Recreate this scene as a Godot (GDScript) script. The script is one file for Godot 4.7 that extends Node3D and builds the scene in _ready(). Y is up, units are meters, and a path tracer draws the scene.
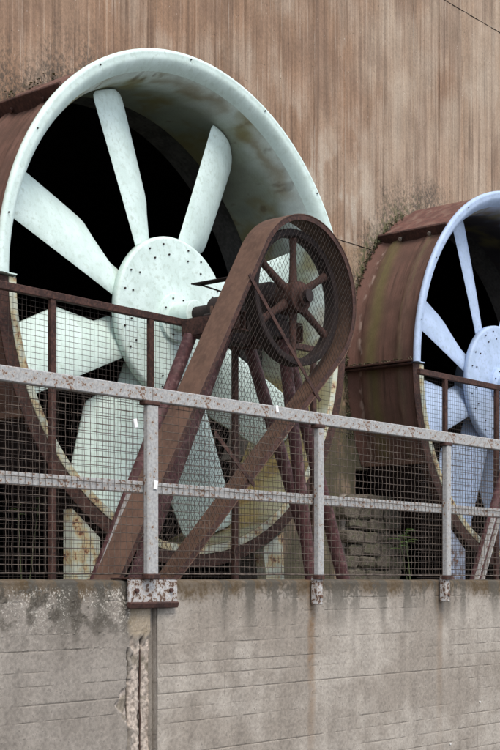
extends Node3D
# Two big ventilation fans in a board-marked concrete wall, seen over a railed retaining wall.
# x runs along the wall, y is up, -z goes from the camera's side towards the wall; metres.

const EYE := 1.6            # height of the top of the retaining wall (and of the lens) above the yard
const DECK := 1.2           # the walkway behind the retaining wall
const AXIS := 2.158         # fan axis above EYE
const LIP := 7.6            # the inlet rings stand in the plane z = -LIP
const WALL := 8.5           # face of the big wall
const FAN_X := [8.33, 13.57]

var rng := RandomNumberGenerator.new()
var M := {}


# ------------------------------------------------------------------ mesh helpers
class Shape:
	var v := PackedVector3Array()
	var n := PackedVector3Array()
	var t := PackedVector2Array()
	var i := PackedInt32Array()

	func tri(a: int, b: int, c: int) -> void:
		# front faces run clockwise as seen from the side that the normals point to
		if (v[b] - v[a]).cross(v[c] - v[a]).dot(n[a] + n[b] + n[c]) > 0.0:
			i.append_array([a, c, b])
		else:
			i.append_array([a, b, c])

	func vert(p: Vector3, nn: Vector3, uv := Vector2.ZERO) -> int:
		v.append(p); n.append(nn); t.append(uv)
		return v.size() - 1

	func face(pts: Array, out: Vector3, uvs: Array = []) -> void:
		# flat convex polygon; out only says which side is outside
		var nn: Vector3 = (pts[1] - pts[0]).cross(pts[2] - pts[0])
		if nn.length_squared() < 1e-16 and pts.size() > 3:
			nn = (pts[2] - pts[0]).cross(pts[3] - pts[0])
		nn = nn.normalized()
		if nn.dot(out) < 0.0:
			nn = -nn
		var k := v.size()
		for j in pts.size():
			vert(pts[j], nn, uvs[j] if uvs.size() else Vector2.ZERO)
		for j in range(1, pts.size() - 1):
			tri(k, k + j, k + j + 1)

	func sheet(p: PackedVector3Array, nu: int, nv: int, flip := false, uv := PackedVector2Array()) -> void:
		# nu x nv points (u fastest), smooth normals
		var k := v.size()
		for b in nv:
			for a in nu:
				var du := p[b * nu + mini(a + 1, nu - 1)] - p[b * nu + maxi(a - 1, 0)]
				var dv := p[mini(b + 1, nv - 1) * nu + a] - p[maxi(b - 1, 0) * nu + a]
				var nn := du.cross(dv).normalized()
				vert(p[b * nu + a], -nn if flip else nn, uv[b * nu + a] if uv.size() else Vector2.ZERO)
		for b in nv - 1:
			for a in nu - 1:
				var q := k + b * nu + a
				tri(q, q + 1, q + nu + 1)
				tri(q, q + nu + 1, q + nu)

	func box(at: Transform3D, size: Vector3, bevel := 0.004) -> void:
		# chamfered box centred on at
		var h := size / 2.0
		var b := minf(bevel, minf(h.x, minf(h.y, h.z)) * 0.6)
		var ax := [Vector3.RIGHT, Vector3.UP, Vector3.BACK]
		for d in 3:
			var e := (d + 1) % 3
			var f := (d + 2) % 3
			for s in [-1.0, 1.0]:
				var o: Vector3 = ax[d] * s * h[d]
				var pu: Vector3 = ax[e] * (h[e] - b)
				var pv: Vector3 = ax[f] * (h[f] - b)
				face([at * (o - pu - pv), at * (o + pu - pv), at * (o + pu + pv), at * (o - pu + pv)], at.basis * (ax[d] * s))
				if b > 0.0:
					for s2 in [-1.0, 1.0]:
						# the edge between faces d and e
						var o1: Vector3 = ax[d] * s * h[d] + ax[e] * s2 * (h[e] - b)
						var o2: Vector3 = ax[d] * s * (h[d] - b) + ax[e] * s2 * h[e]
						face([at * (o1 - pv), at * (o1 + pv), at * (o2 + pv), at * (o2 - pv)], at.basis * (ax[d] * s + ax[e] * s2))
		if b > 0.0:
			for sx in [-1.0, 1.0]:
				for sy in [-1.0, 1.0]:
					for sz in [-1.0, 1.0]:
						var c := Vector3(sx * h.x, sy * h.y, sz * h.z)
						face([at * (c - Vector3(0, sy, sz) * b), at * (c - Vector3(sx, 0, sz) * b), at * (c - Vector3(sx, sy, 0) * b)], at.basis * Vector3(sx, sy, sz))

	func tube(a: Vector3, b: Vector3, r0: float, r1 := -1.0, sides := 12, caps := true) -> void:
		if r1 < 0.0:
			r1 = r0
		var z := (b - a).normalized()
		var x := z.cross(Vector3.UP if absf(z.y) < 0.9 else Vector3.RIGHT).normalized()
		var y := z.cross(x)
		var k := v.size()
		for j in sides + 1:
			var w := TAU * j / sides
			var d := x * cos(w) + y * sin(w)
			vert(a + d * r0, d, Vector2(float(j) / sides, 0))
			vert(b + d * r1, d, Vector2(float(j) / sides, 1))
		for j in sides:
			var q := k + j * 2
			tri(q, q + 1, q + 3)
			tri(q, q + 3, q + 2)
		if caps:
			for e in 2:
				var pts := []
				for j in sides:
					var w := TAU * j / sides
					pts.append((b if e else a) + (x * cos(w) + y * sin(w)) * (r1 if e else r0))
				face(pts, z if e else -z)

	func wire(pts: Array, r: float) -> void:
		# square wire through pts
		for j in pts.size() - 1:
			tube(pts[j], pts[j + 1], r, r, 4, false)

	func lathe(profile: Array, c: Vector3, a0: float, a1: float, steps: int, flip := false, uvs := Vector2.ONE) -> void:
		# profile of (radius, z); angle from +x towards +y, in degrees; smooth
		var p := PackedVector3Array()
		var uv := PackedVector2Array()
		var run := 0.0
		for b in profile.size():
			if b:
				run += profile[b].distance_to(profile[b - 1])
			for a in steps + 1:
				var w := deg_to_rad(lerpf(a0, a1, float(a) / steps))
				p.append(c + Vector3(cos(w) * profile[b].x, sin(w) * profile[b].x, profile[b].y))
				uv.append(Vector2(run * uvs.x, w * uvs.y))
		sheet(p, steps + 1, profile.size(), flip, uv)

	func extrude(poly: Array, at: Transform3D, depth: float, caps := true) -> void:
		# poly of Vector2 in at's xy plane, pushed from z = 0 to z = depth
		var m := Vector2.ZERO
		for q in poly:
			m += q
		m /= poly.size()
		var area := 0.0
		for j in poly.size():
			area += poly[j].cross(poly[(j + 1) % poly.size()])
		for j in poly.size():
			var p: Vector2 = poly[j]
			var q: Vector2 = poly[(j + 1) % poly.size()]
			var o := Vector2((q - p).y, -(q - p).x) * (1.0 if area > 0.0 else -1.0)
			face([at * Vector3(p.x, p.y, 0), at * Vector3(q.x, q.y, 0), at * Vector3(q.x, q.y, depth), at * Vector3(p.x, p.y, depth)], at.basis * Vector3(o.x, o.y, 0))
		if caps:
			var idx := Geometry2D.triangulate_polygon(PackedVector2Array(poly))
			for e in 2:
				for j in range(0, idx.size(), 3):
					var tr := []
					for w in 3:
						tr.append(at * Vector3(poly[idx[j + w]].x, poly[idx[j + w]].y, depth * e))
					face(tr, at.basis * Vector3(0, 0, (1.0 if e else -1.0) * signf(depth)))

	func commit(m: Material) -> ArrayMesh:
		var a := []
		a.resize(Mesh.ARRAY_MAX)
		a[Mesh.ARRAY_VERTEX] = v
		a[Mesh.ARRAY_NORMAL] = n
		a[Mesh.ARRAY_TEX_UV] = t
		a[Mesh.ARRAY_INDEX] = i
		var me := ArrayMesh.new()
		me.add_surface_from_arrays(Mesh.PRIMITIVE_TRIANGLES, a)
		me.surface_set_material(0, m)
		return me


func put(parent: Node3D, called: String, me: Mesh, at := Vector3.ZERO, kind := "") -> MeshInstance3D:
	var o := MeshInstance3D.new()
	o.name = called
	o.mesh = me
	parent.add_child(o, true)
	o.position = at
	if kind:
		o.set_meta("kind", kind)
	return o


func thing(called: String, label: String, category: String, at: Vector3, group := "") -> Node3D:
	var o := Node3D.new()
	o.name = called
	add_child(o, true)
	o.position = at
	o.set_meta("label", label)
	o.set_meta("category", category)
	if group:
		o.set_meta("group", group)
	return o


func along(a: Vector3, b: Vector3, up := Vector3.BACK) -> Transform3D:
	# x axis from a to b, z axis near up, origin in the middle
	var x := (b - a).normalized()
	var y := up.cross(x).normalized()
	return Transform3D(Basis(x, y, x.cross(y)), (a + b) / 2.0)


func P(x: float, y: float, z: float) -> Vector3:
	# x along the wall, y above EYE, z metres in front of the camera's plane
	return Vector3(x, EYE + y, -z)


# ------------------------------------------------------------------ textures
func noise(s: int, f: float, oct := 3, type := FastNoiseLite.TYPE_SIMPLEX_SMOOTH) -> FastNoiseLite:
	var q := FastNoiseLite.new()
	q.seed = s
	q.frequency = f
	q.noise_type = type
	q.fractal_octaves = oct
	q.fractal_type = FastNoiseLite.FRACTAL_FBM if oct > 1 else FastNoiseLite.FRACTAL_NONE
	return q


func tile(s: int, f: float, size: int, oct := 4) -> PackedByteArray:
	return noise(s, f, oct).get_seamless_image(size, size, false, false, 0.25).get_data()


func tex(w: int, h: int, data: PackedByteArray) -> ImageTexture:
	var im := Image.create_from_data(w, h, false, Image.FORMAT_RGB8, data)
	im.generate_mipmaps()
	return ImageTexture.create_from_image(im)


func grey_tex(size: int, data: PackedByteArray) -> ImageTexture:
	return ImageTexture.create_from_image(Image.create_from_data(size, size, false, Image.FORMAT_L8, data))


func sm(a: float, b: float, x: float) -> float:
	return smoothstep(a, b, x)


func tiled(s: int, size: int, f1: float, f2: float, pick: Callable) -> ImageTexture:
	# pick(coarse, fine, grain) -> linear colour
	var a := tile(s, f1, size)
	var b := tile(s + 1, f2, size)
	var r := RandomNumberGenerator.new()
	r.seed = s
	var d := PackedByteArray()
	d.resize(size * size * 3)
	for k in size * size:
		var c: Color = pick.call(a[k] / 255.0, b[k] / 255.0, r.randf())
		c = c.linear_to_srgb()
		d[k * 3] = clampi(int(c.r * 255.0), 0, 255)
		d[k * 3 + 1] = clampi(int(c.g * 255.0), 0, 255)
		d[k * 3 + 2] = clampi(int(c.b * 255.0), 0, 255)
	return tex(size, size, d)


func mat(called: String, t: Texture2D, rough: float, metres := 1.0, tint := Color.WHITE, bump: Texture2D = null, depth := 0.1, spec := 0.4) -> StandardMaterial3D:
	var m := StandardMaterial3D.new()
	m.resource_name = called
	m.albedo_texture = t
	m.albedo_color = tint
	m.roughness = rough
	m.metallic_specular = spec
	m.uv1_triplanar = true
	m.uv1_world_triplanar = true
	m.uv1_scale = Vector3.ONE / metres
	if bump:
		m.heightmap_enabled = true
		m.heightmap_texture = bump
		m.heightmap_scale = depth
	M[called] = m
	return m


func plain(called: String, c: Color, rough := 0.7) -> StandardMaterial3D:
	var m := StandardMaterial3D.new()
	m.resource_name = called
	m.albedo_color = c.linear_to_srgb()
	m.roughness = rough
	M[called] = m
	return m


func make_materials() -> void:
	var S := 384
	var bump := grey_tex(S, tile(71, 0.06, S, 5))
	var coarse := grey_tex(S, tile(72, 0.02, S, 5))
	# rusty sheet and section steel
	var rust := tiled(11, S, 0.012, 0.07, func(a: float, b: float, g: float) -> Color:
		var c := Color(0.052, 0.031, 0.026).lerp(Color(0.100, 0.056, 0.044), sm(0.30, 0.68, a * 0.6 + b * 0.4))
		c = c.lerp(Color(0.15, 0.082, 0.055), sm(0.58, 0.80, b) * 0.5)
		c = c.lerp(Color(0.035, 0.022, 0.018), sm(0.60, 0.85, 1.0 - b) * 0.6)
		return c * (0.86 + 0.28 * g))
	mat("rusty_steel", rust, 0.85, 0.9, Color(0.86, 0.80, 0.80), bump, 0.12)
	mat("brown_guard_steel", tiled(15, S, 0.012, 0.05, func(a: float, b: float, g: float) -> Color:
		var c := Color(0.082, 0.046, 0.033).lerp(Color(0.142, 0.080, 0.056), sm(0.25, 0.75, a * 0.6 + b * 0.4))
		c = c.lerp(Color(0.145, 0.092, 0.060), sm(0.60, 0.80, b) * 0.4)
		return c * (0.9 + 0.2 * g)), 0.75, 0.9, Color.WHITE, bump, 0.08)
	mat("dark_iron", rust, 0.75, 0.6, Color(0.55, 0.56, 0.60), bump, 0.1)
	# maroon paint worn to pink primer
	mat("worn_maroon_paint", tiled(21, S, 0.018, 0.05, func(a: float, b: float, g: float) -> Color:
		var c := Color(0.085, 0.035, 0.036).lerp(Color(0.15, 0.062, 0.062), sm(0.3, 0.7, b))
		c = c.lerp(Color(0.27, 0.165, 0.155), sm(0.60, 0.70, a * 0.75 + b * 0.25) * 0.8)
		c = c.lerp(Color(0.05, 0.026, 0.02), sm(0.62, 0.72, 1.0 - a) * 0.7)
		return c * (0.9 + 0.2 * g)), 0.7, 0.8, Color(0.87, 0.86, 0.87), bump, 0.08)
	# pale grey railing paint with rust coming through
	mat("flaking_grey_paint", tiled(31, S, 0.022, 0.06, func(a: float, b: float, g: float) -> Color:
		var c := Color(0.300, 0.296, 0.290).lerp(Color(0.405, 0.400, 0.394), sm(0.3, 0.65, b))
		var e := a * 0.55 + b * 0.45
		c = c.lerp(Color(0.36, 0.30, 0.24), sm(0.52, 0.64, e) * 0.7)
		c = c.lerp(Color(0.15, 0.080, 0.052), sm(0.62, 0.67, e))
		return c * (0.93 + 0.14 * g)), 0.62, 0.55, Color.WHITE, bump, 0.06)
	mat("rusted_white_paint", tiled(35, S, 0.022, 0.06, func(a: float, b: float, g: float) -> Color:
		var c := Color(0.36, 0.34, 0.33).lerp(Color(0.52, 0.51, 0.50), sm(0.3, 0.65, b))
		var e := a * 0.5 + b * 0.5
		c = c.lerp(Color(0.30, 0.22, 0.15), sm(0.47, 0.56, e) * 0.8)
		c = c.lerp(Color(0.105, 0.06, 0.042), sm(0.54, 0.60, e))
		return c * (0.93 + 0.14 * g)), 0.7, 0.45, Color.WHITE, bump, 0.06)
	mat("post_paint", tiled(37, S, 0.022, 0.06, func(a: float, b: float, g: float) -> Color:
		var c := Color(0.31, 0.305, 0.30).lerp(Color(0.40, 0.395, 0.388), sm(0.3, 0.65, b))
		var e := a * 0.55 + b * 0.45
		c = c.lerp(Color(0.36, 0.31, 0.25), sm(0.55, 0.70, e) * 0.6)
		c = c.lerp(Color(0.16, 0.085, 0.055), sm(0.70, 0.73, e))
		return c * (0.93 + 0.14 * g)), 0.62, 0.6, Color.WHITE, bump, 0.06)
	# fan paint: mint on the first fan, lavender blue on the second
	var paint := tiled(41, S, 0.012, 0.05, func(a: float, b: float, g: float) -> Color:
		var c := Color(0.78, 0.80, 0.79).lerp(Color(0.88, 0.89, 0.89), sm(0.3, 0.7, a))
		c = c.lerp(Color(0.58, 0.60, 0.55), sm(0.55, 0.78, b) * 0.45)
		c = c.lerp(Color(0.55, 0.54, 0.48), sm(0.72, 0.84, b * 0.7 + a * 0.3) * 0.35)
		return c * (0.91 + 0.13 * g))
	mat("mint_paint", paint, 0.5, 1.1, Color(0.90, 0.966, 0.944), bump, 0.03)
	mat("lavender_paint", paint, 0.5, 1.1, Color(0.735, 0.805, 0.925), bump, 0.03)
	# stained paint of the ring's lower rim and feet
	mat("rust_stained_paint", tiled(51, S, 0.014, 0.05, func(a: float, b: float, g: float) -> Color:
		var c := Color(0.52, 0.55, 0.46).lerp(Color(0.50, 0.44, 0.27), sm(0.35, 0.6, a))
		c = c.lerp(Color(0.40, 0.21, 0.10), sm(0.54, 0.70, a * 0.6 + b * 0.4) * 0.8)
		c = c.lerp(Color(0.14, 0.065, 0.04), sm(0.66, 0.74, a * 0.5 + b * 0.5))
		return c * (0.93 + 0.14 * g)), 0.7, 0.8, Color.WHITE, bump, 0.05)
	mat("wire_steel", tiled(61, 128, 0.03, 0.08, func(a: float, b: float, g: float) -> Color:
		return Color(0.050, 0.036, 0.029).lerp(Color(0.145, 0.112, 0.090), sm(0.35, 0.7, a * 0.5 + b * 0.5)) * (0.9 + 0.2 * g)), 0.7, 0.5)
	mat("screen_wire", tiled(63, 128, 0.03, 0.08, func(a: float, b: float, g: float) -> Color:
		return Color(0.022, 0.018, 0.017).lerp(Color(0.06, 0.042, 0.034), sm(0.35, 0.7, a * 0.5 + b * 0.5)) * (0.9 + 0.2 * g)), 0.7, 0.5)
	# plain weathered concrete for reveals, deck and joint filler
	mat("weathered_concrete", tiled(81, S, 0.01, 0.06, func(a: float, b: float, g: float) -> Color:
		var c := Color(0.20, 0.175, 0.15).lerp(Color(0.31, 0.275, 0.24), sm(0.3, 0.7, a * 0.5 + b * 0.5))
		c = c.lerp(Color(0.10, 0.09, 0.07), sm(0.62, 0.78, b) * 0.6)
		return c * (0.86 + 0.28 * g)), 0.95, 1.4, Color.WHITE, bump, 0.25)
	mat("unlit_black_concrete", tiled(85, 128, 0.02, 0.08, func(a: float, b: float, g: float) -> Color:
		return Color(0.010, 0.010, 0.011).lerp(Color(0.022, 0.020, 0.019), a) * (0.9 + 0.2 * g)), 0.95, 1.4)  # near-black, so the chamber's lack of light is in the colour
	mat("rubble_stone", tiled(87, S, 0.012, 0.06, func(a: float, b: float, g: float) -> Color:
		var c := Color(0.085, 0.072, 0.058).lerp(Color(0.19, 0.165, 0.135), sm(0.3, 0.7, a * 0.4 + b * 0.6))
		c = c.lerp(Color(0.07, 0.075, 0.04), sm(0.58, 0.72, a) * 0.7)
		return c * (0.85 + 0.3 * g)), 0.95, 0.6, Color.WHITE, coarse, 0.5)
	mat("yard_asphalt", tiled(91, S, 0.02, 0.1, func(a: float, b: float, g: float) -> Color:
		return Color(0.05, 0.048, 0.045).lerp(Color(0.10, 0.095, 0.088), a * 0.5 + b * 0.5) * (0.75 + 0.5 * g)), 0.95, 2.3)
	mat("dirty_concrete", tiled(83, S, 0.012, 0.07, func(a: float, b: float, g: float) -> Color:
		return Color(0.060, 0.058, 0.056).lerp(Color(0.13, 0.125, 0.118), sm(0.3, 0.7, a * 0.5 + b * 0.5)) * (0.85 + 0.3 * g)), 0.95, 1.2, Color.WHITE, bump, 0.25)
	mat("red_oxide", tiled(13, S, 0.012, 0.05, func(a: float, b: float, g: float) -> Color:
		var c := Color(0.105, 0.052, 0.042).lerp(Color(0.185, 0.085, 0.066), sm(0.3, 0.7, a * 0.6 + b * 0.4))
		c = c.lerp(Color(0.21, 0.16, 0.125), sm(0.56, 0.72, a) * 0.6)
		return c * (0.88 + 0.24 * g)), 0.85, 0.9, Color.WHITE, bump, 0.1)
	mat("stained_lavender", tiled(53, S, 0.014, 0.05, func(a: float, b: float, g: float) -> Color:
		var c := Color(0.34, 0.40, 0.52).lerp(Color(0.24, 0.25, 0.30), sm(0.35, 0.6, a))
		c = c.lerp(Color(0.16, 0.085, 0.06), sm(0.56, 0.68, a * 0.6 + b * 0.4))
		return c * (0.93 + 0.14 * g)), 0.7, 0.8, Color.WHITE, bump, 0.05)
	mat("shade_dark_steel", rust, 0.9, 0.8, Color(0.42, 0.40, 0.42), bump, 0.1)  # dark tint stands in for the shade under the drums
	plain("dark_hole", Color(0.02, 0.018, 0.016), 0.9)
	plain("white_sticker", Color(0.80, 0.80, 0.80), 0.6)
	plain("old_paper", Color(0.62, 0.60, 0.56), 0.8)
	plain("stem_green", Color(0.09, 0.11, 0.045), 0.8)
	plain("rebar", Color(0.05, 0.026, 0.018), 0.9)
	for k in 3:
		var g := plain("leaf_%d" % k, [Color(0.11, 0.18, 0.075), Color(0.20, 0.26, 0.14), Color(0.09, 0.14, 0.06)][k], 0.6)
		g.backlight_enabled = true
		g.backlight = Color(0.25, 0.35, 0.12)
	for k in 3:
		plain("moss_%d" % k, [Color(0.12, 0.12, 0.06), Color(0.20, 0.185, 0.115), Color(0.085, 0.085, 0.05)][k], 0.95)
	shell_material("casing_rust_first", 101, false)
	shell_material("casing_rust_second", 103, true)
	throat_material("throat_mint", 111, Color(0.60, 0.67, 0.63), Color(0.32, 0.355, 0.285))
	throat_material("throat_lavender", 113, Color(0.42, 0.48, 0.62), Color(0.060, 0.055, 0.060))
	wall_material()


func uv_mat(called: String, w: int, h: int, d: PackedByteArray, rough: float) -> StandardMaterial3D:
	var m := StandardMaterial3D.new()
	m.resource_name = called
	m.albedo_texture = tex(w, h, d)
	m.roughness = rough
	m.metallic_specular = 0.35
	M[called] = m
	return m


func store(d: PackedByteArray, k: int, c: Color) -> void:
	c = c.linear_to_srgb()
	d[k] = clampi(int(c.r * 255.0), 0, 255)
	d[k + 1] = clampi(int(c.g * 255.0), 0, 255)
	d[k + 2] = clampi(int(c.b * 255.0), 0, 255)


func shell_material(called: String, s: int, mossy: bool) -> void:
	# u: from the ring back to the wall (0..1), v: 0 at the lower end of the left side, 1 at the lower end of the right side
	var w := 256
	var h := 768
	var n1 := noise(s, 1.0, 4)
	var n2 := noise(s + 1, 1.0, 3)
	var r := RandomNumberGenerator.new()
	r.seed = s
	var d := PackedByteArray()
	d.resize(w * h * 3)
	for y in h:
		var arc := float(y) / h * 8.4
		for x in w:
			var u := float(x) / w
			# streaks run round the drum, the way water runs down its sides
			var st := n1.get_noise_2d(u * 14.0, arc * 0.5) * 0.6 + n1.get_noise_2d(u * 45.0 + 9.0, arc * 1.2) * 0.4
			var bl := n2.get_noise_2d(u * 2.5, arc * 2.6)
			var c := Color(0.100, 0.058, 0.045).lerp(Color(0.145, 0.080, 0.062), sm(-0.4, 0.5, st * 0.7 + bl * 0.7))
			c = c.lerp(Color(0.052, 0.034, 0.026), sm(0.12, 0.55, -st * 0.7 + bl * 0.5) * 0.65)
			if mossy:
				var band := exp(-pow((u - 0.70 + n2.get_noise_2d(3.0, arc * 0.7) * 0.08) / 0.075, 2.0))
				c = c.lerp(Color(0.115, 0.095, 0.040), band * sm(-0.5, 0.15, st + 0.2) * 0.85)
				var band2 := exp(-pow((u - 0.30 + n2.get_noise_2d(7.0, arc * 0.6) * 0.07) / 0.05, 2.0))
				c = c.lerp(Color(0.10, 0.085, 0.045), band2 * sm(-0.3, 0.3, st) * 0.6)
				var pale := exp(-pow((u - 0.86 + n2.get_noise_2d(11.0, arc * 0.8) * 0.07) / 0.025, 2.0))
				c = c.lerp(Color(0.33, 0.25, 0.21), pale * sm(0.0, 0.35, n2.get_noise_2d(u * 9.0, arc * 5.0)) * 0.9)
				c = c.lerp(Color(0.18, 0.085, 0.065), sm(0.80, 0.97, u) * 0.4)
			store(d, (y * w + x) * 3, c * r.randf_range(0.88, 1.12))
	uv_mat(called, w, h, d, 0.82)


func throat_material(called: String, s: int, base: Color, shaded_grime: Color) -> void:
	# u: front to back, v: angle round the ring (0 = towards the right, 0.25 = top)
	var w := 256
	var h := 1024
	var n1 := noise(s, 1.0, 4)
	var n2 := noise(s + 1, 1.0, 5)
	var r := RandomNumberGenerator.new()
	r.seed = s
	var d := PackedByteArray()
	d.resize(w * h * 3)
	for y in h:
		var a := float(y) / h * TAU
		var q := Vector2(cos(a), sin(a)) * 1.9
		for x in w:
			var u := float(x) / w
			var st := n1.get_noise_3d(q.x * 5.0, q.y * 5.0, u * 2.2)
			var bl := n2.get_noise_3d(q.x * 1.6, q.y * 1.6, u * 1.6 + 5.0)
			# paint near the front; further in a ragged-edged darker tone, dirt plus painted-in shade
			var c := base.lerp(shaded_grime, sm(0.0, 0.34, u + 0.24 * bl + 0.14 * st)) * (1.0 + 0.25 * st)
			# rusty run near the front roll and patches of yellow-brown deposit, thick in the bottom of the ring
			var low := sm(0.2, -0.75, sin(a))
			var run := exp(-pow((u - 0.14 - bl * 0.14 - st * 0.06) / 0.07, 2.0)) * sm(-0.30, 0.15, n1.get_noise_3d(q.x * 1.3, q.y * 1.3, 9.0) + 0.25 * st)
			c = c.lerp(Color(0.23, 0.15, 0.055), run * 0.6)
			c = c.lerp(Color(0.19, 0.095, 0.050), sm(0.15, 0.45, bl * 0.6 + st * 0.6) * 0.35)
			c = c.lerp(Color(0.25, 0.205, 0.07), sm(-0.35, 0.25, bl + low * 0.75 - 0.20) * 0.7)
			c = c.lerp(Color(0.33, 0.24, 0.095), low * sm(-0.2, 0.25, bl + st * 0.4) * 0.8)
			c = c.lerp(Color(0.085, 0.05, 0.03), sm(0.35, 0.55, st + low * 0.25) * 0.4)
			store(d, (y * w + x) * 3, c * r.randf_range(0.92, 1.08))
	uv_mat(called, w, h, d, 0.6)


const WX0 := 6.3
const WXL := 9.4
const WYL := 7.8
var boards := []          # [x, tone, depth] edges of the wall's form boards


func wall_material() -> void:
	var w := 2048
	var h := 1024
	var r := RandomNumberGenerator.new()
	r.seed = 7
	# board edges over the textured width
	var tone := PackedFloat32Array()
	var edge := PackedFloat32Array()
	tone.resize(w)
	edge.resize(w)
	for b in boards.size() - 1:
		var a := int((boards[b][0] - WX0) / WXL * w)
		var e := int((boards[b + 1][0] - WX0) / WXL * w)
		for x in range(maxi(a, 0), mini(e, w)):
			tone[x] = boards[b][1]
			edge[x] = boards[b][3] if x - a < boards[b][4] else 0.0
	var n1 := noise(201, 1.0, 3)
	var n2 := noise(202, 1.0, 4)
	var n3 := noise(203, 1.0, 4)
	var n4 := noise(204, 1.0, 2)
	var d := PackedByteArray()
	d.resize(w * h * 3)
	for y in h:
		var Y := (1.0 - (y + 0.5) / h) * WYL - 0.5       # above EYE
		for x in w:
			var X := WX0 + (x + 0.5) / w * WXL
			var st := n1.get_noise_2d(X * 9.0, Y * 0.35)
			var fi := n4.get_noise_2d(X * 30.0, Y * 0.4)
			var hair := n4.get_noise_2d(X * 95.0 + 300.0, Y * 0.9)
			var bl := n2.get_noise_2d(X * 0.55, Y * 0.5)
			var mo := n3.get_noise_2d(X * 2.4, Y * 1.7)
			var right := sm(9.5, 13.5, X + bl * 2.5 - (Y - 3.5) * 0.35)
			var hue := n2.get_noise_2d(X * 1.5 + 70.0, Y * 0.4)
			var patch := n3.get_noise_2d(X * 0.9 + 15.0, Y * 0.75)
			var c := Color(0.262, 0.168, 0.112).lerp(Color(0.345, 0.258, 0.190), sm(-0.1, 1.0, right + bl * 0.5))
			c = c.lerp(Color(0.300, 0.178, 0.110), sm(-0.15, 0.55, hue) * 0.28)
			c = c.lerp(Color(0.370, 0.310, 0.248), sm(-0.05, 0.65, patch + st * 0.35 + mo * 0.25) * 0.38)
			c = c.lerp(Color(0.165, 0.105, 0.075), sm(0.08, 0.45, -patch - st * 0.3 - hue * 0.4 + (Y - 4.2) * 0.05) * 0.36)
			c *= 1.0 + 0.17 * st + 0.17 * fi + 0.14 * hair + 0.16 * mo + 0.17 * n3.get_noise_2d(X * 26.0, Y * 20.0) + tone[x] * 0.8
			# some fibres weathered pale, some stained dark
			c = c.lerp(Color(0.42, 0.35, 0.28), sm(0.30, 0.62, fi * 0.6 + hair * 0.5 + mo * 0.35) * 0.5)
			c = c.lerp(Color(0.105, 0.068, 0.050), sm(0.22, 0.60, -st * 0.5 - fi * 0.5 - bl * 0.35) * 0.45)
			# lime streaks along some board edges, broken up and down
			var ln := edge[x] * sm(-0.10, 0.45, n2.get_noise_2d(X * 3.0 + 40.0, Y * 1.1)) * 0.8
			if ln > 0.0:
				c = c.lerp(Color(0.44, 0.37, 0.305), ln)
			elif ln < 0.0:
				c = c.lerp(Color(0.085, 0.055, 0.04), -ln)
			# pale lime bloom low between the fans
			var bloom := exp(-pow((X - 11.3) / 0.9, 2.0) - pow((Y - 3.7) / 0.8, 2.0))
			c = c.lerp(Color(0.44, 0.38, 0.31), bloom * sm(-0.05, 0.45, mo + 0.35 * st) * 0.75)
			c = c.lerp(Color(0.30, 0.195, 0.115), sm(3.5, 3.42, Y) * sm(10.6, 11.0, X) * 0.55 * sm(-0.4, 0.2, mo))
			# grey and black lichen round the drums
			for f in 2:
				var q := Vector2(X - FAN_X[f], Y - AXIS)
				var rr := q.length()
				if rr < 2.65 and rr > 1.9:
					var ang := rad_to_deg(atan2(q.y, q.x))
					var here := sm(2.62, 2.05, rr + mo * 0.22 + fi * 0.05) * sm(80.0, 104.0, ang)
					if ang < -90.0:
						here = sm(2.4, 2.0, rr + mo * 0.3)
					var sp := sm(-0.1, 0.45, n3.get_noise_2d(X * 22.0, Y * 17.0) * 0.7 + n4.get_noise_2d(X * 60.0, Y * 50.0) * 0.5 + here * 0.35 - 0.12)
					c = c.lerp(Color(0.065, 0.058, 0.048), here * sp * 0.8)
					if f == 1:
						c = c.lerp(Color(0.085, 0.095, 0.04), sm(2.3, 2.02, rr + mo * 0.15) * sm(100.0, 125.0, absf(ang)) * sm(0.0, 0.3, n3.get_noise_2d(X * 9.0 + 7.0, Y * 9.0) + 0.12) * 0.8)
			# damp green-grey foot between the fans
			c = c.lerp(Color(0.075, 0.072, 0.048), sm(2.3, 1.3, Y + mo * 0.5) * 0.93 * sm(-0.85, 0.0, mo + fi * 0.5))
			var g := r.randf()
			if g > 0.9994:
				c = Color(0.03, 0.025, 0.02)
			elif g < 0.0004:
				c = Color(0.6, 0.56, 0.5)
			store(d, (y * w + x) * 3, c * r.randf_range(0.84, 1.16))
	uv_mat("board_marked_concrete", w, h, d, 0.95)


const RX0 := 4.2
const RXL := 6.2
const RYL := 1.62
var row_line := []       # heights of the board marks in the retaining wall


func parapet_line(X: float, Y: float, n: FastNoiseLite) -> float:
	# how deep the nearest board mark is here, 0..1
	var best := 0.0
	for k in row_line.size():
		var e: float = absf(Y - row_line[k][0] - 0.0018 * n.get_noise_2d(X * 2.0, k * 9.0)) / row_line[k][1]
		if e < 1.0:
			best = maxf(best, (1.0 - e) * sm(-0.30, 0.35, n.get_noise_2d(X * 0.55, k * 31.0) + 0.7 * n.get_noise_2d(X * 5.0, k * 17.0) + row_line[k][2]))
	# ends of boards
	for q in [[6.42, -0.2, -0.75], [7.86, -0.05, -0.62], [9.40, -0.15, -1.5]]:
		if absf(X - q[0]) < 0.006 and Y < q[1] and Y > q[2]:
			best = maxf(best, 0.8 * sm(-0.2, 0.3, n.get_noise_2d(q[0] * 11.0, Y * 6.0)))
	return best


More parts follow.
